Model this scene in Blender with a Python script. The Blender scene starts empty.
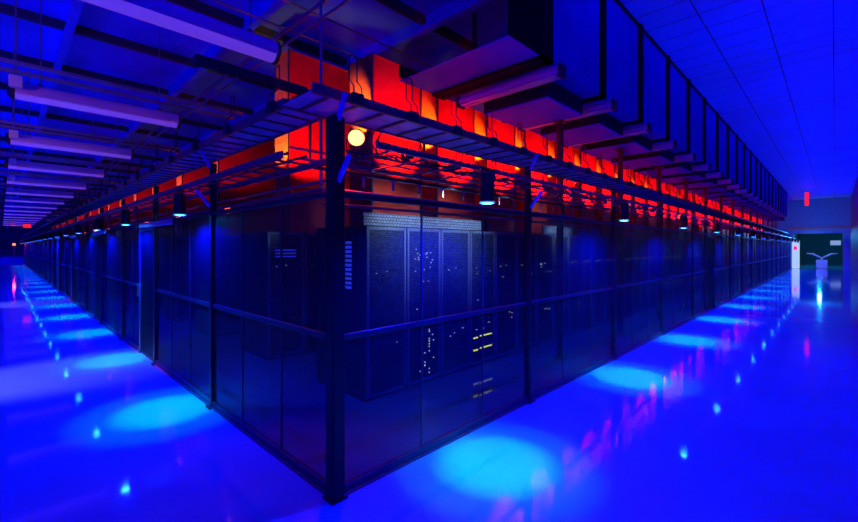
import bpy, math, random
from mathutils import Vector, Matrix
random.seed(7)
S = bpy.context.scene
C = S.collection
V = Vector
PI = math.pi

# ------------------------------------------------------------------ helpers
class MB:
    """collects shapes, builds ONE mesh object"""
    def __init__(s): s.v = []; s.f = []; s.sm = []
    def add(s, vs, fs, smooth=False):
        n = len(s.v); s.v += [tuple(v) for v in vs]
        for f in fs: s.f.append(tuple(i + n for i in f)); s.sm.append(smooth)
        return s
    def box(s, x0, x1, y0, y1, z0, z1):
        vs = [(x, y, z) for z in (z0, z1) for y in (y0, y1) for x in (x0, x1)]
        return s.add(vs, [(0,2,3,1),(4,5,7,6),(0,1,5,4),(2,6,7,3),(0,4,6,2),(1,3,7,5)])
    def bev(s, x0, x1, y0, y1, z0, z1, b=.008):
        """box with chamfered vertical and horizontal edges"""
        b = min(b, (x1-x0)*.4, (y1-y0)*.4, (z1-z0)*.4)
        def ring(z, i):
            return [(x0+b+i,y0+i,z),(x1-b-i,y0+i,z),(x1-i,y0+b+i,z),(x1-i,y1-b-i,z),(x1-b-i,y1-i,z),(x0+b+i,y1-i,z),(x0+i,y1-b-i,z),(x0+i,y0+b+i,z)]
        rs = [ring(z0, b*.7), ring(z0+b, 0), ring(z1-b, 0), ring(z1, b*.7)]
        vs = sum(rs, []); fs = [tuple(range(7,-1,-1)), tuple(range(24,32))]
        for k in range(3):
            for i in range(8):
                j = (i+1) % 8; fs.append((k*8+i, k*8+j, k*8+8+j, k*8+8+i))
        return s.add(vs, fs)
    def tube(s, pts, r, n=8, cap=True):
        pts = [V(p) for p in pts]; rings = []
        rr = r if isinstance(r, (list, tuple)) else [r]*len(pts)
        for i, p in enumerate(pts):
            d = (pts[min(i+1, len(pts)-1)] - pts[max(i-1, 0)])
            d = d.normalized() if d.length > 1e-9 else V((0,0,1))
            u = d.cross(V((0,0,1)) if abs(d.z) < .9 else V((1,0,0))).normalized(); w = d.cross(u)
            rings.append([p + (u*math.cos(a) + w*math.sin(a))*rr[i] for a in [2*PI*k/n for k in range(n)]])
        vs = sum(rings, []); fs = []
        for k in range(len(pts)-1):
            for i in range(n):
                j = (i+1) % n; fs.append((k*n+i, k*n+j, (k+1)*n+j, (k+1)*n+i))
        s.add(vs, fs, True)
        if cap:
            s.add(rings[0], [tuple(range(n-1,-1,-1))]); s.add(rings[-1], [tuple(range(n))])
        return s
    def lathe(s, prof, c=(0,0,0), n=20, axis='z'):
        vs = []
        for (r, h) in prof:
            for k in range(n):
                a = 2*PI*k/n; x, y = r*math.cos(a), r*math.sin(a)
                p = {'z': (x, y, h), 'x': (h, x, y), 'y': (x, h, y)}[axis]
                vs.append((p[0]+c[0], p[1]+c[1], p[2]+c[2]))
        fs = []
        for k in range(len(prof)-1):
            for i in range(n):
                j = (i+1) % n; fs.append((k*n+i, k*n+j, (k+1)*n+j, (k+1)*n+i))
        return s.add(vs, fs, True)
    def build(s, name, mat, parent=None, loc=None):
        me = bpy.data.meshes.new(name); me.from_pydata(s.v, [], s.f); me.update()
        me.polygons.foreach_set('use_smooth', s.sm)
        o = bpy.data.objects.new(name, me); C.objects.link(o)
        if mat: me.materials.append(mat)
        if parent: o.parent = parent
        if loc: o.location = loc
        return o

def tag(o, label=None, cat=None, group=None, kind=None):
    if label: o['label'] = label
    if cat: o['category'] = cat
    if group: o['group'] = group
    if kind: o['kind'] = kind
    return o
def empty(name, loc, rz=0):
    o = bpy.data.objects.new(name, None); C.objects.link(o)
    o.location = loc; o.rotation_euler = (0, 0, rz); o.empty_display_size = .1
    return o
def dup(root, loc, rz=0, label=None, group=None, keep=None):
    def cp(o, par):
        c = o.copy(); C.objects.link(c)
        if par: c.parent = par
        for ch in kids.get(o.name, []):
            if par is None and keep and not keep(ch): continue
            cp(ch, c)
        return c
    kids = {}
    def walk(o):
        kids[o.name] = list(o.children)
        for ch in o.children: walk(ch)
    walk(root)
    r = cp(root, None); r.location = loc; r.rotation_euler = (0, 0, rz)
    if label: r['label'] = label
    if group: r['group'] = group
    return r
ORD = ['first','second','third','fourth','fifth','sixth','seventh','eighth','ninth','tenth','eleventh','twelfth','thirteenth',
       'fourteenth','fifteenth','sixteenth','seventeenth','eighteenth','nineteenth','twentieth','twenty-first','twenty-second',
       'twenty-third','twenty-fourth','twenty-fifth','twenty-sixth','twenty-seventh','twenty-eighth','twenty-ninth','thirtieth']
def onth(i): return ORD[i]

# ------------------------------------------------------------------ materials
def mat(name, col, rough=.5, metal=0, spec=.5, bump=0, bscale=20, var=0, vscale=3, emit=None, estr=0, alpha=1, stretch=None):
    m = bpy.data.materials.new(name); m.use_nodes = True
    nt = m.node_tree; N = nt.nodes; L = nt.links
    b = N['Principled BSDF']
    b.inputs['Base Color'].default_value = (*col, 1)
    b.inputs['Roughness'].default_value = rough; b.inputs['Metallic'].default_value = metal
    b.inputs['Specular IOR Level'].default_value = spec
    tc = N.new('ShaderNodeTexCoord')
    src = tc.outputs['Object']
    if stretch:
        mp = N.new('ShaderNodeMapping'); mp.inputs['Scale'].default_value = stretch
        L.new(src, mp.inputs[0]); src = mp.outputs[0]
    if var:
        n = N.new('ShaderNodeTexNoise'); n.inputs['Scale'].default_value = vscale; n.inputs['Detail'].default_value = 5
        L.new(src, n.inputs['Vector'])
        r = N.new('ShaderNodeMapRange'); r.inputs[1].default_value = .3; r.inputs[2].default_value = .7
        r.inputs[3].default_value = 1-var; r.inputs[4].default_value = 1+var*.5
        L.new(n.outputs[0], r.inputs[0])
        mx = N.new('ShaderNodeVectorMath'); mx.operation = 'SCALE'; mx.inputs[0].default_value = col
        L.new(r.outputs[0], mx.inputs['Scale']); L.new(mx.outputs[0], b.inputs['Base Color'])
    if bump:
        n = N.new('ShaderNodeTexNoise'); n.inputs['Scale'].default_value = bscale; n.inputs['Detail'].default_value = 4
        L.new(src, n.inputs['Vector'])
        bp = N.new('ShaderNodeBump'); bp.inputs['Strength'].default_value = bump; bp.inputs['Distance'].default_value = .02
        L.new(n.outputs[0], bp.inputs['Height']); L.new(bp.outputs[0], b.inputs['Normal'])
    if emit:
        b.inputs['Emission Color'].default_value = (*emit, 1); b.inputs['Emission Strength'].default_value = estr
    return m

def mesh_mat(name, col, opening, cell=.012, rough=.45, amp=.25):
    """woven / perforated sheet: part open, part metal, with a fine procedural weave"""
    m = bpy.data.materials.new(name); m.use_nodes = True
    nt = m.node_tree; N = nt.nodes; L = nt.links
    b = N['Principled BSDF']; b.inputs['Base Color'].default_value = (*col, 1)
    b.inputs['Roughness'].default_value = rough; b.inputs['Metallic'].default_value = .3
    tr = N.new('ShaderNodeBsdfTransparent'); mx = N.new('ShaderNodeMixShader')
    tc = N.new('ShaderNodeTexCoord'); sp = N.new('ShaderNodeSeparateXYZ'); L.new(tc.outputs['Object'], sp.inputs[0])
    def wave(a, c):
        ad = N.new('ShaderNodeMath'); ad.operation = 'ADD'; L.new(a, ad.inputs[0]); L.new(c, ad.inputs[1])
        mu = N.new('ShaderNodeMath'); mu.operation = 'MULTIPLY'; mu.inputs[1].default_value = 2*PI/cell; L.new(ad.outputs[0], mu.inputs[0])
        si = N.new('ShaderNodeMath'); si.operation = 'SINE'; L.new(mu.outputs[0], si.inputs[0])
        return si.outputs[0]
    ad = N.new('ShaderNodeMath'); ad.operation = 'ADD'; L.new(sp.outputs[0], ad.inputs[0]); L.new(sp.outputs[1], ad.inputs[1])
    ng = N.new('ShaderNodeMath'); ng.operation = 'MULTIPLY'; ng.inputs[1].default_value = -1; L.new(sp.outputs[2], ng.inputs[0])
    w1 = wave(ad.outputs[0], sp.outputs[2]); w2 = wave(ad.outputs[0], ng.outputs[0])
    pr = N.new('ShaderNodeMath'); pr.operation = 'MULTIPLY'; L.new(w1, pr.inputs[0]); L.new(w2, pr.inputs[1])
    ma = N.new('ShaderNodeMath'); ma.operation = 'MULTIPLY_ADD'; ma.inputs[1].default_value = amp; ma.inputs[2].default_value = 1-opening
    L.new(pr.outputs[0], ma.inputs[0])
    L.new(ma.outputs[0], mx.inputs[0]); L.new(tr.outputs[0], mx.inputs[1]); L.new(b.outputs[0], mx.inputs[2])
    L.new(mx.outputs[0], N['Material Output'].inputs['Surface'])
    return m

def grid_mat(name, col, line, sx, sy, w=.02, rough=.6, ox=0, oy=0, var=.06):
    """tile ceiling: tiles with dark joints"""
    m = mat(name, col, rough)
    nt = m.node_tree; N = nt.nodes; L = nt.links; b = N['Principled BSDF']
    tc = N.new('ShaderNodeTexCoord'); sp = N.new('ShaderNodeSeparateXYZ'); L.new(tc.outputs['Object'], sp.inputs[0])
    outs = []
    for k, (s, o) in enumerate(((sx, ox), (sy, oy))):
        a = N.new('ShaderNodeMath'); a.operation = 'ADD'; a.inputs[1].default_value = -o + 1000*s; L.new(sp.outputs[k], a.inputs[0])
        md = N.new('ShaderNodeMath'); md.operation = 'MODULO'; md.inputs[1].default_value = s; L.new(a.outputs[0], md.inputs[0])
        lt = N.new('ShaderNodeMath'); lt.operation = 'LESS_THAN'; lt.inputs[1].default_value = w; L.new(md.outputs[0], lt.inputs[0])
        outs.append(lt.outputs[0])
    mxm = N.new('ShaderNodeMath'); mxm.operation = 'MAXIMUM'; L.new(outs[0], mxm.inputs[0]); L.new(outs[1], mxm.inputs[1])
    mix = N.new('ShaderNodeMix'); mix.data_type = 'RGBA'
    mix.inputs[6].default_value = (*col, 1); mix.inputs[7].default_value = (*line, 1)
    L.new(mxm.outputs[0], mix.inputs[0]); L.new(mix.outputs[2], b.inputs['Base Color'])
    return m

M = {}
M['floor'] = mat('polished_epoxy', (.13,.38,.46), .11, spec=.42, bump=.018, bscale=5, var=.10, vscale=1.3)
# scuffs in the floor's gloss
nt = M['floor'].node_tree; N = nt.nodes; L = nt.links
n = N.new('ShaderNodeTexNoise'); n.inputs['Scale'].default_value = 3; n.inputs['Detail'].default_value = 8
tc = N.new('ShaderNodeTexCoord'); L.new(tc.outputs['Object'], n.inputs['Vector'])
r = N.new('ShaderNodeMapRange'); r.inputs[1].default_value = .35; r.inputs[2].default_value = .75; r.inputs[3].default_value = .045; r.inputs[4].default_value = .09
L.new(n.outputs[0], r.inputs[0]); L.new(r.outputs[0], N['Principled BSDF'].inputs['Roughness'])
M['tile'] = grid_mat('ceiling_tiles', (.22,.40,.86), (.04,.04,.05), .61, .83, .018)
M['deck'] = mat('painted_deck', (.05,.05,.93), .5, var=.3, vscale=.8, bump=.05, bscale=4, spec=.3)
M['beam'] = mat('dark_beam', (.035,.035,.045), .6)
M['strut'] = mat('galvanised_strut', (.30,.24,.30), .4, metal=.5, var=.2, vscale=8)
M['black'] = mat('black_paint', (.012,.012,.016), .45)
M['post'] = mat('dark_post', (.012,.012,.016), .45, spec=.3)
M['rail'] = mat('grey_rail', (.03,.028,.04), .45, metal=.2)
M['seam'] = mat('seam_strip', (.05,.05,.07), .45, metal=.3)
M['kick'] = mat('red_kick_strip', (.5,.06,.07), .5)
M['gateframe'] = mat('gate_frame', (.14,.10,.15), .4)
M['mesh'] = mesh_mat('woven_wire', (.022,.022,.036), .58)
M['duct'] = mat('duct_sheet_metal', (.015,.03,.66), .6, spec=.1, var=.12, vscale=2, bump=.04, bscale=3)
M['flange'] = mat('duct_flange', (.006,.006,.012), .7, spec=.1)
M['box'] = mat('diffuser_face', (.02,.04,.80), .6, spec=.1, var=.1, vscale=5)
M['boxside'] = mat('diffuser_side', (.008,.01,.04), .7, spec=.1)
M['tray'] = mat('tray_pan', (.35,.35,.95), .4, metal=.3, var=.3, vscale=9)
M['trayrail'] = mat('tray_rail', (.32,.12,.17), .35, metal=.5)  # reddish tint paints in the red light the rails reflect
M['rung'] = mat('tray_rung', (.06,.04,.06), .5)
M['wire'] = mat('hanger_wire', (.03,.02,.03), .4, metal=.5)
M['chim'] = mat('chimney_red_light', (.80,.05,.01), .45, metal=.1, bump=.12, bscale=4, var=.16, vscale=5)  # red albedo paints in the red light falling on the sheet metal
M['rack'] = mat('rack_black', (.014,.014,.02), .4)
M['rackedge'] = mat('rack_frame', (.26,.30,.38), .4, metal=.3)
M['handle'] = mat('handle_chrome', (.6,.62,.66), .25, metal=.9)
M['fixture'] = mat('fixture_housing', (.80,.50,.75), .3, metal=.1)
M['tubeglass'] = mat('unlit_tube', (.55,.55,.6), .15)
M['cap'] = mat('end_cap', (.02,.02,.03), .5)
M['endwall'] = mat('teal_wall', (.08,.16,.50), .6, var=.1)
M['wall'] = mat('side_wall', (.10,.11,.16), .6, var=.1)
M['white'] = mat('white_paint', (.75,.75,.72), .5)
M['cable'] = mat('black_cable', (.02,.015,.02), .5)
M['teal'] = mat('dark_green_wall', (.03,.16,.14), .6)
M['lens'] = mat('blue_lens', (0,0,0), .4, emit=(.02,.24,1), estr=95)
M['rim'] = mat('blue_rim', (0,0,0), .4, emit=(.01,.11,1), estr=3.2)
M['redlens'] = mat('red_lens', (0,0,0), .4, emit=(1,.16,.05), estr=9)
M['redlens_s'] = mat('small_red_lens', (0,0,0), .4, emit=(1,.08,.02), estr=5)
M['exit'] = mat('red_sign_face', (.1,0,0), .4, emit=(1,.01,.03), estr=1.2)
M['pale'] = mat('pale_led', (.1,.1,.1), .4, emit=(.35,.5,1), estr=.1)
M['yled'] = mat('yellow_green_led', (0,0,0), .4, emit=(.75,.8,.02), estr=2.2)
M['wled'] = mat('pale_blue_led', (0,0,0), .4, emit=(.5,.6,1), estr=2.2)
M['bled'] = mat('deep_blue_led', (0,0,0), .4, emit=(.02,.04,1), estr=1.6)
M['litwhite'] = mat('white_cabinet_glow', (.3,.3,.3), .4, emit=(.55,.8,.65), estr=.7)  # glow put into the cabinet stands in for the bright light there
M['leaf'] = mat('gate_leaf', (.004,.004,.006), .6, spec=.1)
M['tubesheen'] = mat('tube_sheen_glow', (.4,.35,.5), .2, emit=(.20,.06,.95), estr=.45)  # weak emission stands in for the sheen reflected by the tubes
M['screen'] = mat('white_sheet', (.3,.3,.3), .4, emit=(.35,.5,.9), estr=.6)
# perforated rack door: light dots of steel over dark holes
def door_mat():
    m = mat('perforated_door', (.05,.06,.09), .4, metal=.3)
    nt = m.node_tree; N = nt.nodes; L = nt.links
    tc = N.new('ShaderNodeTexCoord'); br = N.new('ShaderNodeTexBrick')
    mp = N.new('ShaderNodeMapping'); mp.inputs['Rotation'].default_value = (PI/2, 0, 0)
    L.new(tc.outputs['Object'], mp.inputs[0]); L.new(mp.outputs[0], br.inputs['Vector'])
    br.inputs['Color1'].default_value = (.03,.045,.055,1); br.inputs['Color2'].default_value = (.10,.14,.17,1)
    br.inputs['Mortar'].default_value = (.015,.015,.02,1); br.inputs['Scale'].default_value = 1
    br.inputs['Brick Width'].default_value = .05; br.inputs['Row Height'].default_value = .022; br.inputs['Mortar Size'].default_value = .004
    L.new(br.outputs['Color'], N['Principled BSDF'].inputs['Base Color'])
    return m
M['door'] = door_mat()
def brick_panel():
    m = mat('blanking_mesh', (.3,.36,.45), .5)
    nt = m.node_tree; N = nt.nodes; L = nt.links
    tc = N.new('ShaderNodeTexCoord'); br = N.new('ShaderNodeTexBrick')
    mp = N.new('ShaderNodeMapping'); mp.inputs['Rotation'].default_value = (PI/2, 0, 0)
    L.new(tc.outputs['Object'], mp.inputs[0]); L.new(mp.outputs[0], br.inputs['Vector'])
    br.inputs['Color1'].default_value = (.45,.5,.58,1); br.inputs['Color2'].default_value = (.30,.36,.46,1)
    br.inputs['Mortar'].default_value = (.06,.07,.1,1); br.inputs['Scale'].default_value = 1
    br.inputs['Brick Width'].default_value = .045; br.inputs['Row Height'].default_value = .035; br.inputs['Mortar Size'].default_value = .005
    L.new(br.outputs['Color'], N['Principled BSDF'].inputs['Base Color'])
    return m
M['blank'] = brick_panel()

# ------------------------------------------------------------------ camera
CAM = V((-1.63, -2.50, 1.75)); FA = math.radians(44.23); FPX = 417.0
cd = bpy.data.cameras.new('camera'); cam = bpy.data.objects.new('camera', cd); C.objects.link(cam)
cam.location = CAM; cam.rotation_euler = (PI/2, 0, FA - PI/2)
cd.sensor_width = 36; cd.lens = FPX/858*36; cd.shift_y = -13.5/858; cd.clip_end = 200; cd.clip_start = .05
S.camera = cam

XE, YE = 45.0, 118.0     # ends of the two aisles
ZC = 5.75               # ceiling
# ------------------------------------------------------------------ setting
def struct(name, mb, m): return tag(mb.build(name, m), kind='structure')
struct('floor', MB().box(-6, 62, -5, YE+2, -.2, 0), M['floor'])
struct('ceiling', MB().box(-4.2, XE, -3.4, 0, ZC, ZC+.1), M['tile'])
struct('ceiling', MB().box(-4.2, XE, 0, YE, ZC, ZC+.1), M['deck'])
struct('wall_left', MB().box(-4.4, -4.2, 1.5, YE, 0, ZC), M['wall'])
struct('wall_right', MB().box(-1, XE, -3.6, -3.4, 0, ZC), M['wall'])
struct('wall_back', MB().box(-4.2, XE, YE, YE+.2, 0, ZC), M['wall'])
struct('wall_end', MB().box(XE, XE+.2, -3.4, .3, 3.3, ZC).box(XE, XE+.2, .3, YE, 0, ZC), M['endwall'])
struct('wall_far', MB().box(61, 61.2, -5, 3, 0, 4), M['teal'])
struct('wall_passage_left', MB().box(XE+.2, 61, .3, .5, 0, 4), M['teal'])
struct('wall_passage_right', MB().box(XE+.2, 61, -3.6, -3.4, 0, 4), M['teal'])
struct('ceiling', MB().box(XE+.2, 61, -3.6, .5, 3.3, 3.4), M['wall'])
struct('trim_1', MB().box(XE-.15, XE, -3.4, .3, 2.9, 3.3), M['endwall'])
struct('trim_2', MB().box(XE-.25, XE-.15, -3.4, .3, 3.3, 3.42), M['kick'])  # red strip paints in a stripe of reflected red light
struct('trim_3', MB().box(XE-.2, XE, -.02, .3, 0, 2.9), M['endwall'])
struct('trim_3', MB().box(XE-.3, XE+.1, -3.38, -2.96, 0, 2.9), M['endwall'])
t = 4
for i in range(50):      # dark deck beams along X
    y = 2.6 + 2.35*i
    if y > YE-1: break
    struct('trim_%d' % t, MB().box(-4.2, XE*.6, y-.05, y+.05, ZC-.14, ZC), M['beam']); t += 1
for x in (-2.95, -.8, 1.35, 3.5):
    struct('trim_%d' % t, MB().box(x-.06, x+.06, .1, YE, ZC-.26, ZC-.2).box(x-.015, x+.015, .1, YE, ZC-.2, ZC), M['deck']); t += 1

# ------------------------------------------------------------------ lights
def spot(loc, tgt, col, e, size, blend=.5, rad=.03, name='spot'):
    l = bpy.data.lights.new(name, 'SPOT'); l.color = col; l.energy = e; l.spot_size = size; l.spot_blend = blend; l.shadow_soft_size = rad
    o = bpy.data.objects.new(name, l); C.objects.link(o); o.location = loc
    o.rotation_euler = (V(tgt)-V(loc)).to_track_quat('-Z', 'Y').to_euler(); return o
def point(loc, col, e, rad=.05, name='glow'):
    l = bpy.data.lights.new(name, 'POINT'); l.color = col; l.energy = e; l.shadow_soft_size = rad
    o = bpy.data.objects.new(name, l); C.objects.link(o); o.location = loc; return o
BL = (0, .001, 1); BC = (0, .34, 1); RD = (1, .012, 0); RH = (1, 1, .0)

# ------------------------------------------------------------------ cage downlights
def make_lamp():
    r = empty('downlight', (0,0,0))
    MB().lathe([(0,.0),(.058,.0),(.058,-.06),(.060,-.065),(.060,-.215),(.057,-.23),(.050,-.23),(.048,-.20),(0,-.20)], n=20).build('housing', M['black'], r)
    MB().lathe([(.0,-.225),(.046,-.225),(.047,-.2365),(.0,-.2365)], n=20).build('lens', M['lens'], r)
    MB().lathe([(.048,-.226),(.061,-.226),(.060,-.238),(.049,-.238),(.048,-.226)], n=20).build('glowing_rim', M['rim'], r)
    MB().box(-.015,.015,-.09,.09,.03,.05).tube([(0,-.075,.03),(0,-.075,-.06),(0,-.058,-.06)], .006, 6).tube([(0,.075,.03),(0,.075,-.06),(0,.058,-.06)], .006, 6).build('bracket', M['wire'], r)
    return r
lamp0 = make_lamp()
LZ = 2.345
def lamp(i, x, y, side, aim):
    lab = 'black cylindrical downlight, %s from the cage corner along the %s aisle' % (onth(i), side)
    if i == 0 and side == 'right':
        o = lamp0; o.location = (x, y, LZ); o.rotation_euler = (0,0,PI/2)
    else:
        o = dup(lamp0, (x, y, LZ), PI/2 if side == 'right' else 0)
    tag(o, lab, 'lamp', 'downlights hung along the cage on the %s aisle' % side)
    p = (x, y, LZ-.275)
    spot(p, (aim[0], aim[1], 0), BC, BE1, math.radians(31), .75, .012)
    spot(p, (aim[0], aim[1], 0), BC, BE1*.2, math.radians(48), .55, .012)
    spot(p, (aim[0], aim[1], 0), BL, BE2, math.radians(165), .8, .03)
BE1, BE2 = 600, 520
for i in range(14): lamp(i, 1.12+3.06*i, -.48, 'right', (1.17+3.13*i, -.52))
for i in range(19): lamp(i, -.24, 2.72+2.88*i, 'left', (-.38, 2.66+2.88*i))

# ------------------------------------------------------------------ fence
FH = 2.135; PX = 2.55; PY = 2.4
def make_post(h):
    r = empty('fence_post', (0,0,0))
    MB().bev(-.03,.03,-.03,.03,.012,h,.006).build('upright', M['post'], r)
    MB().bev(-.065,.065,-.065,.065,0,.014,.004).build('base_plate', M['post'], r)
    MB().lathe([(0,.026),(.009,.026),(.009,.013),(0,.013)], (.048,-.048,0), 8).build('anchor_bolt', M['handle'], r)
    return r
post0 = make_post(2.67)
post0.location = (0,0,0)
post0.scale = (1,1,1)
tag(post0, 'thick dark fence post at the cage corner nearest the viewer', 'post', 'dark fence posts carrying the cable trays')
def brace(o, dx, dy):   # two slanted arms carrying the trays, on the aisle side
    for z, ln in ((2.37, .17), (2.795, .12)):
        MB().tube([(dx*.03, dy*.03, z-.17), (dx*ln, dy*ln, z)], .02, 6).build('tray_arm', M['tray'], o)
post_r = post_l = None
for i in range(1, 17):
    x = PX*i
    o = dup(post0, (x, 0, 0), 0)
    if i == 1: brace(o, 0, -1)
    tag(o, 'dark fence post, %s from the cage corner along the right aisle' % onth(i-1), 'post', 'dark fence posts carrying the cable trays')
for i in range(1, 24):
    o = dup(post0, (0, PY*i, 0), PI/2*0)
    if i == 1: brace(o, -1, 0)
    tag(o, 'dark fence post, %s from the cage corner along the left aisle' % onth(i-1), 'post', 'dark fence posts carrying the cable trays')
brace(post0, 0, -1)
# widen the corner post
MB().bev(-.05,.05,-.05,.05,.014,2.66,.008).build('corner_sleeve', M['post'], post0)

def make_bay(L_, door=None):
    """bay along local +X; door=(x0,x1,kind)"""
    r = empty('mesh_fence', (0,0,0))
    e = .034
    for (a, b) in ((e, L_/3), (L_/3, 2*L_/3), (2*L_/3, L_-e)):
        if door and a < door[1]-.05 and b > door[0]+.05:
            if door[0]-a > .1: a2, b2 = a, door[0]
            elif b-door[1] > .1: a2, b2 = door[1], b
            else: continue
            a, b = a2, b2
        MB().box(a+.004, b-.004, -.0015, .0015, .07, FH-.03).build('mesh_sheet', M['mesh'], r)
    MB().bev(e, L_-e, -.018, .018, FH-.03, FH+.012, .004).build('top_rail', M['rail'], r)
    segs = [(e, L_-e)]
    if door: segs = [s_ for s_ in ((e, door[0]), (door[1], L_-e)) if s_[1]-s_[0] > .08]
    k = MB(); md = MB()
    for a, b in segs:
        k.bev(a, b, -.02, .02, .02, .07, .004); md.bev(a, b, -.016, .016, 1.09, 1.135, .004)
    md.build('middle_rail', M['rail'], r)
    k.build('bottom_rail', M['seam'], r)
    kk = MB()
    for a, b in segs: kk.box(a, b, -.034, -.021, .0, .018)
    kk.build('kick_strip', M['kick'], r)
    for x in (L_/3, 2*L_/3):
        if door and door[0]-.05 < x < door[1]+.05: continue
        MB().box(x-.007, x+.007, -.007, .007, .05, FH-.03).build('seam_strip', M['seam'], r)
    return r
bay_r = make_bay(PX); bay_l = make_bay(PY)
G_F = 'wire mesh panels of the cage fence'
first = True
for i in range(16):
    if i == 4: continue
    lab = 'wire mesh fence panel, %s from the cage corner on the right aisle' % onth(i)
    if first: o = bay_r; o.location = (PX*i, 0, 0); first = False
    else: o = dup(bay_r, (PX*i, 0, 0))
    tag(o, lab, 'fence', G_F)
# panel beside the dark doorway, right aisle
o = make_bay(PX, (1.35, 2.47)); o.location = (PX*4, 0, 0)
tag(o, 'wire mesh fence panel beside the dark doorway, right aisle', 'fence', G_F)
def cage_leaf(w, m, edge, name='cage_leaf'):
    r = empty(name, (0,0,0))
    MB().bev(.04, w-.04, -.008, .008, .06, 2.02, .004).build('door_leaf', m, r)
    MB().bev(0, .03, -.025, .025, .02, 2.07, .004).bev(w-.03, w, -.025, .025, .02, 2.07, .004).bev(.03, w-.03, -.025, .025, 2.02, 2.07, .004).build('door_frame', edge, r)
    h = MB().tube([(w-.11, -.012, .95), (w-.11, -.06, .95), (w-.11, -.06, 1.15), (w-.11, -.012, 1.15)], .009, 8).build('handle', M['handle'], r)
    return r
o = cage_leaf(1.08, M['leaf'], M['post']); o.location = (PX*4+1.37, 0, 0)  # black leaf paints in the darkness of an open doorway
tag(o, 'black leaf standing in for the dark doorway in the right fence', 'door')
bl = bay_l; bl.rotation_euler = (0, 0, PI/2)
n_door = 0; first = True
for i in range(23):
    if i in (2, 4, 6, 8):
        b = make_bay(PY, (.03, 1.0)) if n_door == 0 else dup(doorbay, (0,0,0))
        if n_door == 0: doorbay = b
        # mirrored so the kick strip faces the aisle
        b.rotation_euler = (0, 0, PI/2); b.location = (0, PY*i, 0)
        # after turning +90 local -Y looks to +X: flip the bay about its length
        b.scale = (1, -1, 1)
        tag(b, 'short wire mesh panel next to the %s gate of the left aisle' % onth(n_door), 'fence', G_F)
        if n_door == 0: g = gate0 = cage_leaf(.95, M['leaf'], M['gateframe'], 'cage_gate')
        else: g = dup(gate0, (0,0,0))
        g.rotation_euler = (0,0,PI/2); g.scale = (1,-1,1); g.location = (0, PY*i+.04, 0)
        tag(g, 'dark cage gate with pale frame, %s from the corner on the left aisle' % onth(n_door), 'gate', 'cage gates of the left aisle')
        if n_door == 0:
            tr = empty('sliding_track', (0,0,0))
            MB().bev(-.10, -.035, -1.3, .65, 2.055, 2.125, .006).build('track_housing', M['fixture'], tr)
            MB().bev(-.12, -.03, -1.35, -1.30, 2.04, 2.13, .004).build('end_stop', M['cap'], tr)
            MB().bev(-.12, -.03, .65, .70, 2.04, 2.13, .004).build('end_stop', M['cap'], tr)
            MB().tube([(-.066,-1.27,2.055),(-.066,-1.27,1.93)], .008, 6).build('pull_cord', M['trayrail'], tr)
            track0 = tr
        else: tr = dup(track0, (0,0,0))
        tr.location = (0, PY*i, 0)
        tag(tr, 'pale sliding track over the %s gate of the left aisle' % onth(n_door), 'track', 'sliding tracks above the gates')
        n_door += 1
        continue
    if first: o = bay_l; first = False
    else: o = dup(bay_l, (0,0,0))
    o.rotation_euler = (0,0,PI/2); o.scale = (1,-1,1); o.location = (0, PY*i, 0)
    tag(o, 'wire mesh fence panel, %s from the cage corner on the left aisle' % onth(i), 'fence', G_F)

# tall dark stanchions just inside the right fence
st0 = empty('steel_stanchion', (0,0,0))
MB().bev(-.045,.045,-.04,.04,.012,3.74,.006).build('shaft', M['black'], st0)
MB().bev(-.09,.09,-.08,.08,0,.014,.004).build('foot_plate', M['black'], st0)
MB().bev(-.08,.08,-.08,.08,3.72,3.745,.004).build('head_plate', M['black'], st0)
for i in range(14):
    p = (4.55+2.6*i, .62, 0)
    o = st0 if i == 0 else dup(st0, p)
    o.location = p
    tag(o, 'tall black steel stanchion under the duct, %s from the cage corner' % onth(i), 'column', 'black stanchions inside the right fence')

# ------------------------------------------------------------------ cable trays
def tray(L_, w, h=.07, pitch=.25, nmax=60, pan=True):
    """ladder tray, local: along +X, near rail at y=0, far rail at y=w, bottom at z=0"""
    r = empty('cable_tray', (0,0,0))
    for y, n_ in ((0, 1), (w-.02, -1)):
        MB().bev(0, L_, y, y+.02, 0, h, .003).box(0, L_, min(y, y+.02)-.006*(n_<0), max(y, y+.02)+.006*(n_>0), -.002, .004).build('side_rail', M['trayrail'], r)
    if pan: MB().box(0, L_, .02, w-.02, .012, .018).build('pan', M['tray'], r)
    rw = .032 if pan else .03; rh = .012
    n = int(L_/pitch); rest = MB(); me = None
    for k in range(n):
        x = .12 + k*pitch
        if k < nmax:
            if me is None:
                o = MB().bev(0, rw, .02, w-.02, .0, rh, .004).build('rung', M['rung'], r); me = o.data
            else:
                o = bpy.data.objects.new('rung', me); C.objects.link(o); o.parent = r
            o.location = (x, 0, 0)
        else: rest.box(x, x+rw, .02, w-.02, .0, rh)
    if rest.v: tag(rest.build('rung', M['rung'], r), kind='stuff')
    # cable bundle lying on the pan
    rnd = random.Random(int(L_*100+w*10))
    m = MB()
    nc = 7 if pan else 2
    for c in range(nc):
        y0 = .05 + (w-.10)*c/(nc-1)*(1 if pan else .55)
        pts = []; x = .02
        while x < L_-.02:
            pts.append((x, y0 + rnd.uniform(-.02, .02), .034 + rnd.uniform(0, .014))); x += 1.1
        pts.append((L_-.02, y0, .036)); m.tube(pts, .011, 5)
    tag(m.build('cable_bundle', M['cable'], r), kind='stuff')
    return r
UZ, DZ = 2.80, 2.385
o = tray(40.5, .46); o.location = (-.16, .02, UZ); tag(o, 'upper ladder cable tray above the right aisle fence', 'cable tray', 'cable trays over the cage fence')
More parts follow.
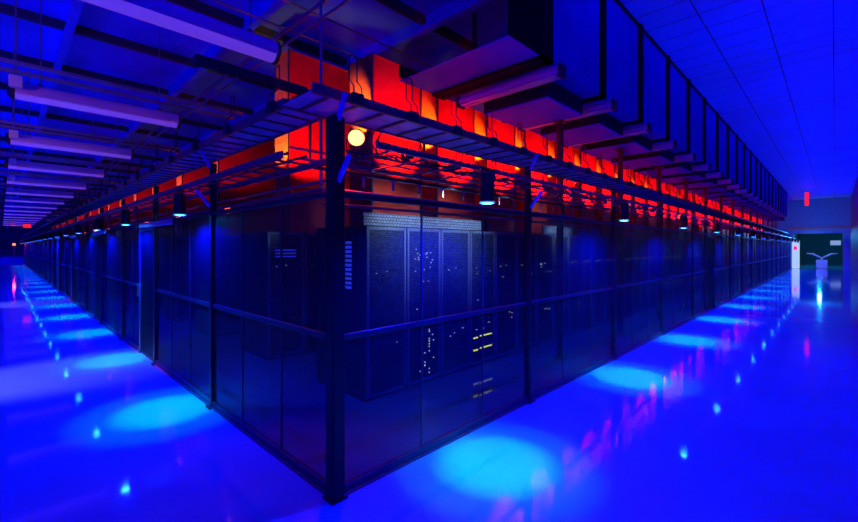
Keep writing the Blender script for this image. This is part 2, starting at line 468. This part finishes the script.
o = tray(40.2, .70, .035, .36, 60, False); o.location = (.04, -.42, DZ); tag(o, 'lower ladder cable tray along the right aisle, carrying the downlights', 'cable tray', 'cable trays over the cage fence')
o = tray(54, .37); o.rotation_euler = (0,0,PI/2); o.scale = (1,-1,1); o.location = (-.16, .50, UZ); tag(o, 'upper ladder cable tray above the left aisle fence', 'cable tray', 'cable trays over the cage fence')
o = tray(54, .37, .05, .30, 60, False); o.rotation_euler = (0,0,PI/2); o.scale = (1,-1,1); o.location = (-.25, .30, DZ); tag(o, 'lower ladder cable tray along the left aisle with bright outer rail', 'cable tray', 'cable trays over the cage fence')

# bent wire hangers clipped to the upper trays
def make_hanger():
    r = empty('wire_hanger', (0,0,0))
    for dx in (-.035, .035):
        MB().tube([(dx,0,-.02),(dx,0,.10),(dx,.06,.17),(dx,.06,.34)], .0055, 6).build('rod', M['wire'], r)
    MB().tube([(-.035,.06,.34),(0,.06,.352),(.035,.06,.34)], .0055, 6).build('loop', M['wire'], r)
    MB().bev(-.05,.05,-.012,.022,-.03,.055,.005).build('clamp', M['cap'], r)
    return r
h0 = make_hanger()
hn = 0
for i in range(26):
    p = (.19+.57*i, .02-.023, UZ+.02); 
    o = h0 if i == 0 else dup(h0, p)
    o.location = p
    tag(o, 'bent wire hanger on the upper right tray, %s from the cage corner' % onth(i), 'hanger', 'wire hangers on the upper trays')
for i in range(16):
    p = (-.16-.023, .62+.9*i, UZ+.02)
    o = dup(h0, p, -PI/2)
    tag(o, 'bent wire hanger on the upper left tray, %s from the cage corner' % onth(i), 'hanger', 'wire hangers on the upper trays')
# looped cable drops between the two tray levels
for i in range(12):
    rnd = random.Random(50+i); x = .75 + .62*i
    m = MB()
    for k in range(4):
        a = x + rnd.uniform(-.08,.08); z0 = UZ
        m.tube([(a, .48, z0+.04), (a+rnd.uniform(-.05,.05), .54, z0-.08), (a+rnd.uniform(-.1,.1), .50+rnd.uniform(-.03,.03), z0-.22), (a+rnd.uniform(-.1,.1), .22, DZ+.16), (a+.15, .16, DZ+.08)], .008, 5)
    for k in range(6):
        cx, cz, rr = x+rnd.uniform(-.10,.10), DZ+.14+rnd.uniform(-.02,.03), rnd.uniform(.03,.06)
        m.tube([(cx+rr*math.cos(q), .12+rnd.uniform(-.02,.02), cz+rr*.7*math.sin(q)) for q in [j*PI/5 for j in range(11)]], .008, 5)
    o = m.build('cable_coil', M['cable'])
    tag(o, 'tangle of black cable on the lower right tray, %s from the corner' % onth(i), 'cable', 'cable tangles on the lower right tray')

# ------------------------------------------------------------------ racks
def make_rack():
    """front faces -Y, width .6 along X, depth 1.07, origin at left-front floor corner"""
    r = empty('server_rack', (0,0,0))
    W, D, H = .60, 1.07, 2.0
    MB().bev(0, W, .02, D, .03, H, .006).build('cabinet', M['rack'], r)
    MB().box(.01, W-.01, .05, D-.02, 0, .03).build('plinth', M['black'], r)
    MB().bev(0, .035, -.005, .02, .04, H-.01, .003).bev(W-.035, W, -.005, .02, .04, H-.01, .003).bev(.035, W-.035, -.005, .02, H-.045, H-.01, .003).bev(.035, W-.035, -.005, .02, .04, .08, .003).build('door_frame', M['rackedge'], r)
    d = MB().box(.04, W-.04, .002, .012, .085, H-.05).build('door', M['door'], r)
    MB().bev(.055, .085, -.03, .002, .92, 1.12, .004).build('handle', M['handle'], d)
    return r
RY = 1.27
rack0 = make_rack(); rx = lambda i: 1.24 + .62*i
for i in range(30):
    o = rack0 if i == 0 else dup(rack0, (rx(i), RY, 0))
    o.location = (rx(i), RY, 0)
    tag(o, 'black server rack in the front row facing the right aisle, %s from its left end' % onth(i), 'server rack', 'server racks of the front row')
    # indicators
    rnd = random.Random(i*3+1)
    if i < 9:
        for k in range(rnd.randint(4, 9) if i in (1,3,6) else 3):
            m = M['wled'] if rnd.random() < .7 else M['bled']
            x = rnd.uniform(.12,.50); z = rnd.choice((.55,.62,.7,.95,1.3,1.38,1.45,1.5)) + rnd.uniform(-.02,.02)
            MB().box(x, x+.012, -.006, .002, z, z+.010).build('indicator_light', m, o)
    if i == 3:
        for z in (.43, .25):
            MB().box(.07, .17, -.006, .002, z-.012, z+.006).build('status_bar', M['yled'], o)
            MB().box(.23, .52, -.006, .002, z, z+.016).build('status_bar', M['yled'], o)
    if i == 1:
        for k in range(16):
            x = rnd.choice((.22,.3,.38,.46)); z = rnd.uniform(.12,.78)
            MB().box(x, x+.012, -.006, .002, z, z+.012).build('indicator_light', M['wled'], o)
        for k in range(12):
            x = rnd.uniform(.12,.46); z = rnd.uniform(1.52,1.74)
            MB().box(x, x+.014, -.006, .002, z, z+.014).build('indicator_light', M['wled'], o)
# blue lit unit hung on the end rack's side
pd = empty('power_strip', (1.19, 1.55, 1.24))
MB().bev(0,.05,-.10,.24,0,.62,.004).build('housing', M['black'], pd)
for c in (-.06, .09):
    for k in range(11):
        MB().box(-.004, .001, c, c+.12, .03+k*.052, .062+k*.052).build('indicator_light', M['bled'], pd)
tag(pd, 'black unit with two columns of blue lights on the end rack side', 'power unit')
for j, (a, b) in enumerate(((0, 3.2), (6.45, 9.9))):
    n_ = a + 1.24 if j == 0 else 5.3
    w = 2.2 if j == 0 else 1.25
    o = MB().bev(0, w, 0, .03, 0, .15, .004).build('blanking_panel', M['blank']); o.location = (n_, RY+.06, 2.003)
    tag(o, ['pale blanking panel on top of the brightest racks', 'pale blanking panel on the racks behind the second fence panel'][j], 'panel', 'pale panels on the front rack row')
for j in range(1):
    o = MB().bev(0, 1.1, 0, .03, 0, .13, .004).build('blanking_panel', M['blank']); o.location = (6.75, RY+.06, 2.003)
    tag(o, 'short pale blanking panel right of the first black stanchion', 'panel', 'pale panels on the front rack row')
rows = [3.75 + 2.45*k for k in range(18)]
for k, y in enumerate(rows):
    for i in range(4 if k < 4 else 2 if k < 9 else 1):
        o = dup(rack0, (rx(i), y, 0))
        tag(o, 'black server rack, %s from the left end of the %s row behind the front row' % (onth(i), onth(k)), 'server rack', 'server racks of the rows behind')
        if k == 0 and i == 0:
            for zz in range(3): MB().box(.12, .46, -.006, .002, 1.60+.05*zz, 1.615+.05*zz).build('indicator_light', M['bled'], o)

# ------------------------------------------------------------------ chimneys over the racks
def make_chimney(w, d, z0, z1, name='rack_chimney'):
    r = empty(name, (0,0,0))
    MB().box(0, w, 0, d, z0, z1).build('shaft', M['chim'], r)
    for z in (z0+.02, (z0+z1)/2, z1-.03): MB().box(-.008, w+.008, -.008, d+.008, z, z+.02).build('stiffener', M['chim'], r)
    for x in (.0, w): MB().box(x-.014, x+.014, -.012, .010, z0, z1).build('corner_angle', M['rung'], r)
    return r
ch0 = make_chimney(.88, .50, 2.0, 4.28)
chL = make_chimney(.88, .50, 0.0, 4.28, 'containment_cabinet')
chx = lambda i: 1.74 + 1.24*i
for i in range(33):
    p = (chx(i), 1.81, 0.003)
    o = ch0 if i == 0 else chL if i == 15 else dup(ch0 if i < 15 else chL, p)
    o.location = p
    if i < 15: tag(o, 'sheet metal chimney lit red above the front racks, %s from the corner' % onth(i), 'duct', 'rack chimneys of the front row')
    else: tag(o, 'full height red-lit cabinet far along the right fence, %s beyond the last rack chimney' % onth(i-15), 'cabinet', 'tall red-lit cabinets far along the right aisle')
    if i >= 14 and i % 2 == 0: spot((chx(i)+.44, 1.30, 2.78), (chx(i)+.9, 1.8, 3.35), RD, 420, math.radians(100), .5, .05)
    if i < 14:
        spot((chx(i)-.30, 1.90, 3.22), (chx(i)+.0, 2.02, 3.50), RH, 170, math.radians(60), .5, .03)
        spot((chx(i)+.44, 1.32, 2.78), (chx(i)+.45, 1.8, 3.12), RD, 210, math.radians(86), .5, .05)
ch1 = make_chimney(1.6, .5, 2.0, 5.12, 'wide_chimney'); ch2 = make_chimney(1.9, .5, 2.0, 4.15, 'wide_chimney')
for k, y in enumerate(rows):
    p = (1.78 if k == 0 else 1.50, y+.40, 0.003)
    o = ch1 if k == 0 else ch2 if k == 1 else dup(ch2, p)
    o.location = p
    tag(o, 'wide sheet metal chimney above the %s rack row behind the front row' % onth(k), 'duct', 'wide chimneys over the rows behind')
    spot((p[0]-.2, y-.35, 2.9), (p[0]+.4, y+.4, 3.7), RD, 130 if k == 0 else 16, math.radians(80), .6, .04)
    spot((p[0]-.35, y+.55, 3.0), (p[0], y+.65, 3.6), RH, 130 if k == 0 else 30, math.radians(70), .6, .04)

# ------------------------------------------------------------------ red floodlights
def make_flood(big=True):
    r = empty('red_floodlight', (0,0,0))     # shines along local -Y
    R_ = .08 if big else .05
    MB().lathe([(0,.13),(R_*.55,.13),(R_*.95,.03),(R_*1.1,.0),(R_*1.1,-.02),(R_*.98,-.02),(R_*.98,.0),(0,.0)], n=24, axis='y').build('housing', M['black'], r)
    MB().lathe([(0,-.008),(R_*.96,-.008),(R_*.96,.0),(0,.0)], n=24, axis='y').build('lens', M['redlens'] if big else M['redlens_s'], r)
    MB().tube([(-R_*1.15,.04,0),(-R_*1.25,.04,-R_*1.4),(R_*1.25,.04,-R_*1.4),(R_*1.15,.04,0)], .008, 6).tube([(0,.04,-R_*1.4),(0,.04,-R_*1.4-.12)], .01, 6).build('yoke', M['cap'], r)
    return r
f0 = make_flood()
f0.location = (.75, .79, 2.80)
f0.rotation_euler = (0, 0, math.atan2(-(CAM.y-.79), -(CAM.x-.75)) - PI/2)
tag(f0, 'large round red floodlight glowing beside the corner post', 'floodlight')
spot((.70, .72, 2.80), (-.6, -.8, .0), RD, 110, math.radians(100), .7, .07)
sm = make_flood(False)
sml = [(8.7,.95,2.75),(13.0,.95,2.7)] + [(.72, y+.2, 2.30) for y in rows[:7]] + [(.9, 1.45, 2.62)]
for i, p in enumerate(sml):
    o = sm if i == 0 else dup(sm, p)
    o.location = p
    o.rotation_euler = (0, 0, math.atan2(-(CAM.y-p[1]), -(CAM.x-p[0])) - PI/2)
    lab = ['small red lamp above the right trays, nearer of two', 'small red lamp above the right trays, farther of two'][i] if i < 2 else \
        ('small red lamp at the end of the %s rack row behind the front row' % onth(i-2) if i < 9 else 'small red lamp between the trays left of the corner post')
    tag(o, lab, 'floodlight', 'small red lamps inside the cage')

# ------------------------------------------------------------------ big duct over the right fence
du = empty('ventilation_duct', (2.2, .03, 4.05))
DL = 37
MB().box(.72, DL, 0, .50, 0, ZC-4.05).build('casing', M['duct'], du)
MB().box(.715, .72, .01, .49, .02, ZC-4.06).build('end_plate', M['flange'], du)
MB().box(0, DL, 0, 1.76, -.01, .0).build('shelf', M['duct'], du)
MB().box(.0, .03, .45, .50, 0, .42).build('end_bracket', M['flange'], du)
for k, x in enumerate([.70, .84] + [2.50+1.70*j for j in range(20)]):
    MB().box(x-.055, x+.055, -.06, .0, -.05, ZC-4.05).box(x-.055, x+.055, -.06, 1.76, -.05, -.01).build('flange', M['flange'], du)
MB().box(.72, DL, -.03, .0, ZC-4.05-.05, ZC-4.05).build('top_seal', M['flange'], du)
tag(du, 'huge rectangular ventilation duct with dark flanges above the right fence', 'duct')

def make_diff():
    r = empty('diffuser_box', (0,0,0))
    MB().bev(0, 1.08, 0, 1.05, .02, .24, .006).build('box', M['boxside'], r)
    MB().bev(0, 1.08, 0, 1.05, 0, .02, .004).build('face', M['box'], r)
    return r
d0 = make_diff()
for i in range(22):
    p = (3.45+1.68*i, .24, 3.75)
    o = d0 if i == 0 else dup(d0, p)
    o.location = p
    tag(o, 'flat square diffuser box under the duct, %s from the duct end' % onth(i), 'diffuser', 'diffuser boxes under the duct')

# fluorescent style fixtures (unlit) : local along +X
def make_fix(L_, r_=.09):
    r = empty('strip_light', (0,0,0))
    prof = [(-r_, .0), (-r_*.95, .06), (-r_*.5, .11), (r_*.5, .11), (r_*.95, .06), (r_, .0)]
    m = MB(); n = len(prof)
    m.add([(x, y, z) for x in (0, L_) for (y, z) in prof], [(i, i+1, n+i+1, n+i) for i in range(n-1)])
    m.add([(x, y, z) for x in (0, L_) for (y, z) in [(-r_*.7,.03),(r_*.7,.03)]], [(0,1,3,2)])
    m.build('housing', M['fixture'], r)
    for y in (-.04, .04): MB().tube([(.04, y, -.01), (L_-.04, y, -.01)], .026, 10).build('tube', M['tubeglass'], r)
    for x in (0, L_):
        MB().bev(x-.02, x+.02, -r_-.01, r_+.01, -.045, .12, .01).build('end_cap', M['cap'], r)
    return r
fx0 = make_fix(1.6, .075)
for i in range(20):
    p = (3.14+1.68*i, -.12, 3.86)
    o = fx0 if i == 0 else dup(fx0, p, PI/2)
    o.location = p; o.rotation_euler = (0,0,PI/2)
    tag(o, 'strip light between diffuser boxes under the duct, %s from the duct end' % onth(i), 'light fixture', 'strip lights under the duct')
# big strip lights of the left aisle
def make_big():
    r = empty('aisle_light', (0,0,0)); L_ = 2.1; R_ = .125
    m = MB()
    prof = [(R_*math.cos(a), R_*math.sin(a)) for a in [PI*(-.15+1.3*k/14) for k in range(15)]]
    n = len(prof)
    m.add([(x, y, z) for x in (0, L_) for (y, z) in prof], [(i+1, i, n+i, n+i+1) for i in range(n-1)], True)
    m.build('reflector', M['fixture'], r)
    prof2 = [(R_*.93*math.cos(a), R_*.93*math.sin(a)) for a in [PI*(1.15+.7*k/8) for k in range(9)]]
    m = MB(); n = 9
    m.add([(x, y, z) for x in (.01, L_-.01) for (y, z) in prof2], [(i, i+1, n+i+1, n+i) for i in range(n-1)], True)
    m.build('diffuser', M['tubesheen'], r)
    for x in (0, L_):
        MB().lathe([(0,-.05),(R_*.5,-.05),(R_*.95,-.01),(R_*1.03,.0),(R_*1.03,.03),(0,.03)], (x - (.03 if x else 0), 0, 0), 20, 'x').build('end_cap', M['cap'], r)
    for x in (.3, L_-.3):
        MB().tube([(x, 0, R_), (x, 0, ZC-3.98-.21)], .008, 6).bev(x-.03, x+.03, -.03, .03, R_-.01, R_+.03, .004).build('suspension_rod', M['strut'], r)
    return r
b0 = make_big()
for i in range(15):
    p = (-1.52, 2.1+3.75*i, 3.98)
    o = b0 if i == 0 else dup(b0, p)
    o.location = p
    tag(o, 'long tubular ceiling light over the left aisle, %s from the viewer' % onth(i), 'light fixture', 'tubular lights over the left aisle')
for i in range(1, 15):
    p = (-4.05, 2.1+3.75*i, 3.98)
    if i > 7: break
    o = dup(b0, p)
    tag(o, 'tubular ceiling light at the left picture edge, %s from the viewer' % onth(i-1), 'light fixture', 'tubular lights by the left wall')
# struts and conduits
s0 = MB().bev(0, 5.3, -.02, .02, 0, .05, .004).build('ceiling_strut', M['strut'])
k = 0
for i in range(15):
    for dy in (-.75, -.35):
        p = (-3.9, 2.1+3.75*i+dy, 4.12)
        if i == 0: continue
        o = s0 if k == 0 else dup(s0, p)
        o.location = p; k += 1
        tag(o, 'steel strut above the left aisle, %s one before the %s tubular light' % ('nearer' if dy < -.5 else 'farther', onth(i)), 'strut', 'steel struts across the left aisle')
def pipe(name, pts, r, lab, m='strut', cat='pipe'):
    return tag(MB().tube(pts, r, 8).build(name, M[m]), lab, cat)
pipe('conduit', [(.62, .2, 4.05), (.62, 50, 4.05)], .014, 'thin conduit running along the inner ends of the tubular aisle lights')
pipe('conduit', [(.75, .1, 4.35), (.75, 50, 4.35)], .022, 'thicker purple conduit above the ends of the tubular lights')
pipe('drop_pipe', [(.75, 1.42, 2.3), (.75, 1.42, 4.33)], .016, 'thin vertical pipe dropping to the upper tray by the corner')
pipe('conduit', [(.2, 2.9, 4.75), (2.1, 2.9, 4.75), (9, 2.9, 4.75)], .014, 'thin conduit under the ceiling crossing above the red chimneys')
pipe('conduit', [(.3, 2.6, 4.95), (9, 2.6, 4.95)], .014, 'upper thin conduit near the ceiling beam above the cage')
pipe('steel_pipe', [(.15, .36, 2.20), (5.0, .36, 2.20)], .022, 'pale steel pipe just inside the top of the right fence', 'rackedge')
pipe('steel_pipe', [(.15, .42, 2.10), (5.0, .42, 2.10)], .014, 'thinner steel pipe just below the pale pipe inside the fence', 'rackedge')
# brackets/anchors dangling under the lower tray on the right: small pale clips
c0 = MB().bev(-.012, .012, -.008, .008, -.10, 0, .003).bev(-.03, .03, -.012, .012, -.012, 0, .003).build('tray_clip', M['handle'])
for i in range(14):
    p = (.35+.36*i, .62, DZ+.02)
    o = c0 if i == 0 else dup(c0, p)
    o.location = p
    tag(o, 'small pale metal clip under the lower right tray, %s from the corner' % onth(i), 'clip', 'metal clips under the lower right tray')
cr = MB().bev(-.0, 5.4, -.02, .02, 0, .03, .003).build('clip_rail', M['rail']); cr.location = (.2, .62, DZ+.02)
tag(cr, 'slim steel rail that holds the pale clips behind the lower right tray', 'rail')
# added pale spots without a fixture, brightening the rack doors in the cage
spot((1.95, .50, 2.33), (1.9, 1.3, 1.98), (.42,.62,1), 105, math.radians(86), .8, .1)
spot((3.0, .50, 2.33), (3.0, 1.3, 1.98), (.42,.62,1), 105, math.radians(86), .8, .1)
spot((5.9, .70, 2.28), (5.9, 1.3, 2.1), (.35,.6,1), 40, math.radians(90), .7, .1)

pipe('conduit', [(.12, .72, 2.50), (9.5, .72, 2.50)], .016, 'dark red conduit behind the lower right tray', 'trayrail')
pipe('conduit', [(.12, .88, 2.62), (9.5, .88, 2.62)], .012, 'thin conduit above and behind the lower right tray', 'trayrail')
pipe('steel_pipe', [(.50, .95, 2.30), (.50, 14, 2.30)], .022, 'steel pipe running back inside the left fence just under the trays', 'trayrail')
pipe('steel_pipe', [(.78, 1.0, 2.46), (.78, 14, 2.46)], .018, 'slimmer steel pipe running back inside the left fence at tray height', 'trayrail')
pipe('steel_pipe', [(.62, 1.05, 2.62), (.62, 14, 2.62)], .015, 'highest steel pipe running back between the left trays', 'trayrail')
pipe('drop_pipe', [(.62, 1.42, 2.64), (.62, 1.42, 3.35)], .014, 'short thin vertical pipe beside the long drop pipe', 'wire')
bm_ = MB().bev(-.6, .34, -.035, .035, 0, .07, .004).build('support_beam', M['black']); bm_.location = (0, 1.0, 3.15)
tag(bm_, 'short dark beam above the upper tray corner, in front of the red chimney', 'beam')
for x in range(0, 42, 4):     # added unseen blue spots by the right wall, brightening the tiles
    spot((x, -3.25, 3.6), (x+.3, -2.3, ZC), BL, 330, math.radians(105), .8, .1)
for y in (64, 76, 90, 104): spot((-2, y, 5.2), (-1.5, y, 0), BL, 9000, math.radians(160), .8, .1)  # added blue spots brighten the far floor past the fence
# ------------------------------------------------------------------ far end of the right aisle
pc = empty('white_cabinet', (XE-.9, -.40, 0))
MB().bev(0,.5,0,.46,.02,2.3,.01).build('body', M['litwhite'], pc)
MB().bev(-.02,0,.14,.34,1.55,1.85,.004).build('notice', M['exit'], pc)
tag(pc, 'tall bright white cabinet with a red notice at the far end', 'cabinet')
ws = empty('two_armed_stand', (XE+1.0, -1.72, 0))
MB().lathe([(0,0),(.30,0),(.30,.04),(.10,.08),(.07,.9),(0,.9)], n=16).bev(-.25,.25,-.35,.35,.04,.72,.03).build('base', M['white'], ws)
for s in (-1, 1):
    MB().tube([(0,0,.88),(0,s*.25,1.02),(0,s*.55,1.22),(0,s*.95,1.25)], [.05,.07,.07,.03], 8).build('arm', M['white'], ws)
tag(ws, 'white stand with two spread arms in the far doorway', 'stand')
o = MB().bev(-.02,0,-.4,.4,-.25,.25,.004).build('wall_notice', M['screen']); o.location = (60.97, -2.55, 2.25)
tag(o, 'pale rectangular notice on the dark wall beyond the far doorway', 'notice')
point((XE+5, -1.5, 2.8), (.02,.40,1), 500, .1)  # added unseen light brightens the passage beyond the doorway
spot((XE-1.8, -1.2, 3.6), (XE+.5, -1.2, 0), (.35,.5,1), 120, math.radians(90), .6, .05)
spot((XE-3, -1.5, 3.0), (XE, -1.5, 4.3), (.02,.35,1), 160, math.radians(110), .6, .1)
# red hanging marker near the far ceiling
o = MB().bev(-.1,.1,-.1,.1,0,.9,.01).build('hanging_marker', M['exit']); o.location = (36, -1.15, ZC-1.2)
tag(o, 'narrow red hanging marker under the far ceiling of the right aisle', 'sign')
MB().tube([(0,0,.9),(0,0,1.2)], .01, 6).build('hanging_rod', M['strut'], o)
# far end of the left aisle
ex = empty('exit_box', (-.36, 37.5, 3.1))
MB().bev(-.22,.22,0,.08,0,.28,.01).build('housing', M['cap'], ex)
MB().box(-.20,.20,-.006,0,.02,.26).build('face', M['exit'], ex)
MB().tube([(0,.04,.28),(0,.04,ZC-3.1-.2)], .01, 6).build('hanging_rod', M['strut'], ex)
tag(ex, 'glowing red sign box hanging far down the left aisle', 'sign')
rl = empty('beacon', (-.72, 55, 2.05))
MB().lathe([(0,-.12),(.09,-.10),(.12,0),(.09,.10),(0,.12)], n=16).build('globe', M['redlens_s'], rl)
MB().tube([(0,0,-.12),(0,0,-2.04)], .02, 8).lathe([(0,-2.03),(.15,-2.03),(.15,-2.048),(0,-2.048)]).build('pole', M['cap'], rl)
tag(rl, 'round red beacon at the far end of the left aisle', 'lamp')
point((-.72, 54.6, 2.05), RD, 60, .1)

jb = empty('junction_box', (0,0,0))
MB().bev(-.07,.07,-.05,.05,.08,.24,.012).build('housing', M['white'], jb)
MB().tube([(0,0,.26),(0,0,ZC-3.85)], .012, 6).build('conduit', M['strut'], jb)
for i in range(10):
    sd = 8.0+3.75*i; p = (-1.63+.0105*sd+.06, -2.5+sd, 3.85)
    o = jb if i == 0 else dup(jb, p)
    o.location = p
    tag(o, 'small pale box hanging at the left picture edge, %s from the viewer' % onth(i), 'box', 'pale hanging boxes at the left edge')
for y in (4.0, 8.0, 13.0): spot((-2.6, y-.5, 3.3), (-1.55, y+1.2, 3.9), (1,.25,.45), 25, math.radians(60), .6, .05)  # added pink spots without fixtures tint the hanging boxes
for y in range(2, 40, 4): spot((-4.0, y, 3.5), (-2.2, y+.5, ZC), BL, 300, math.radians(120), .8, .1)  # added blue spots, unseen at the left wall, brighten the deck
# wall lamp door glow from the left wall on the floor
def wl(y, i):
    r = empty('wall_light', (-4.2, y, 2.2))
    MB().bev(0,.10,-.35,.35,0,.16,.01).build('housing', M['cap'], r)
    MB().box(.10,.106,-.32,.32,.02,.14).build('lens', M['pale'], r)
    tag(r, 'pale wall light on the left wall, %s from the viewer' % onth(i), 'light fixture', 'pale lights on the left wall')
    spot((-4.05, y, 2.2), (-1.4, y+.1, 0), (1,.5,1), 420, math.radians(40), .9, .1)
wl(5.1, 0); wl(15.5, 1)

# ------------------------------------------------------------------ world and view
w = bpy.data.worlds.new('world'); S.world = w; w.use_nodes = True
w.node_tree.nodes['Background'].inputs[0].default_value = (0, 0, 1, 1)
w.node_tree.nodes['Background'].inputs[1].default_value = 1.3
S.view_settings.view_transform = 'Standard'; S.view_settings.look = 'None'
S.view_settings.exposure = 0; S.view_settings.gamma = 1; S.view_settings.use_curve_mapping = False
S.cycles.use_denoising = True
S.cycles.max_bounces = 8; S.cycles.diffuse_bounces = 4; S.cycles.glossy_bounces = 4; S.cycles.transparent_max_bounces = 24
S.cycles.sample_clamp_indirect = 6
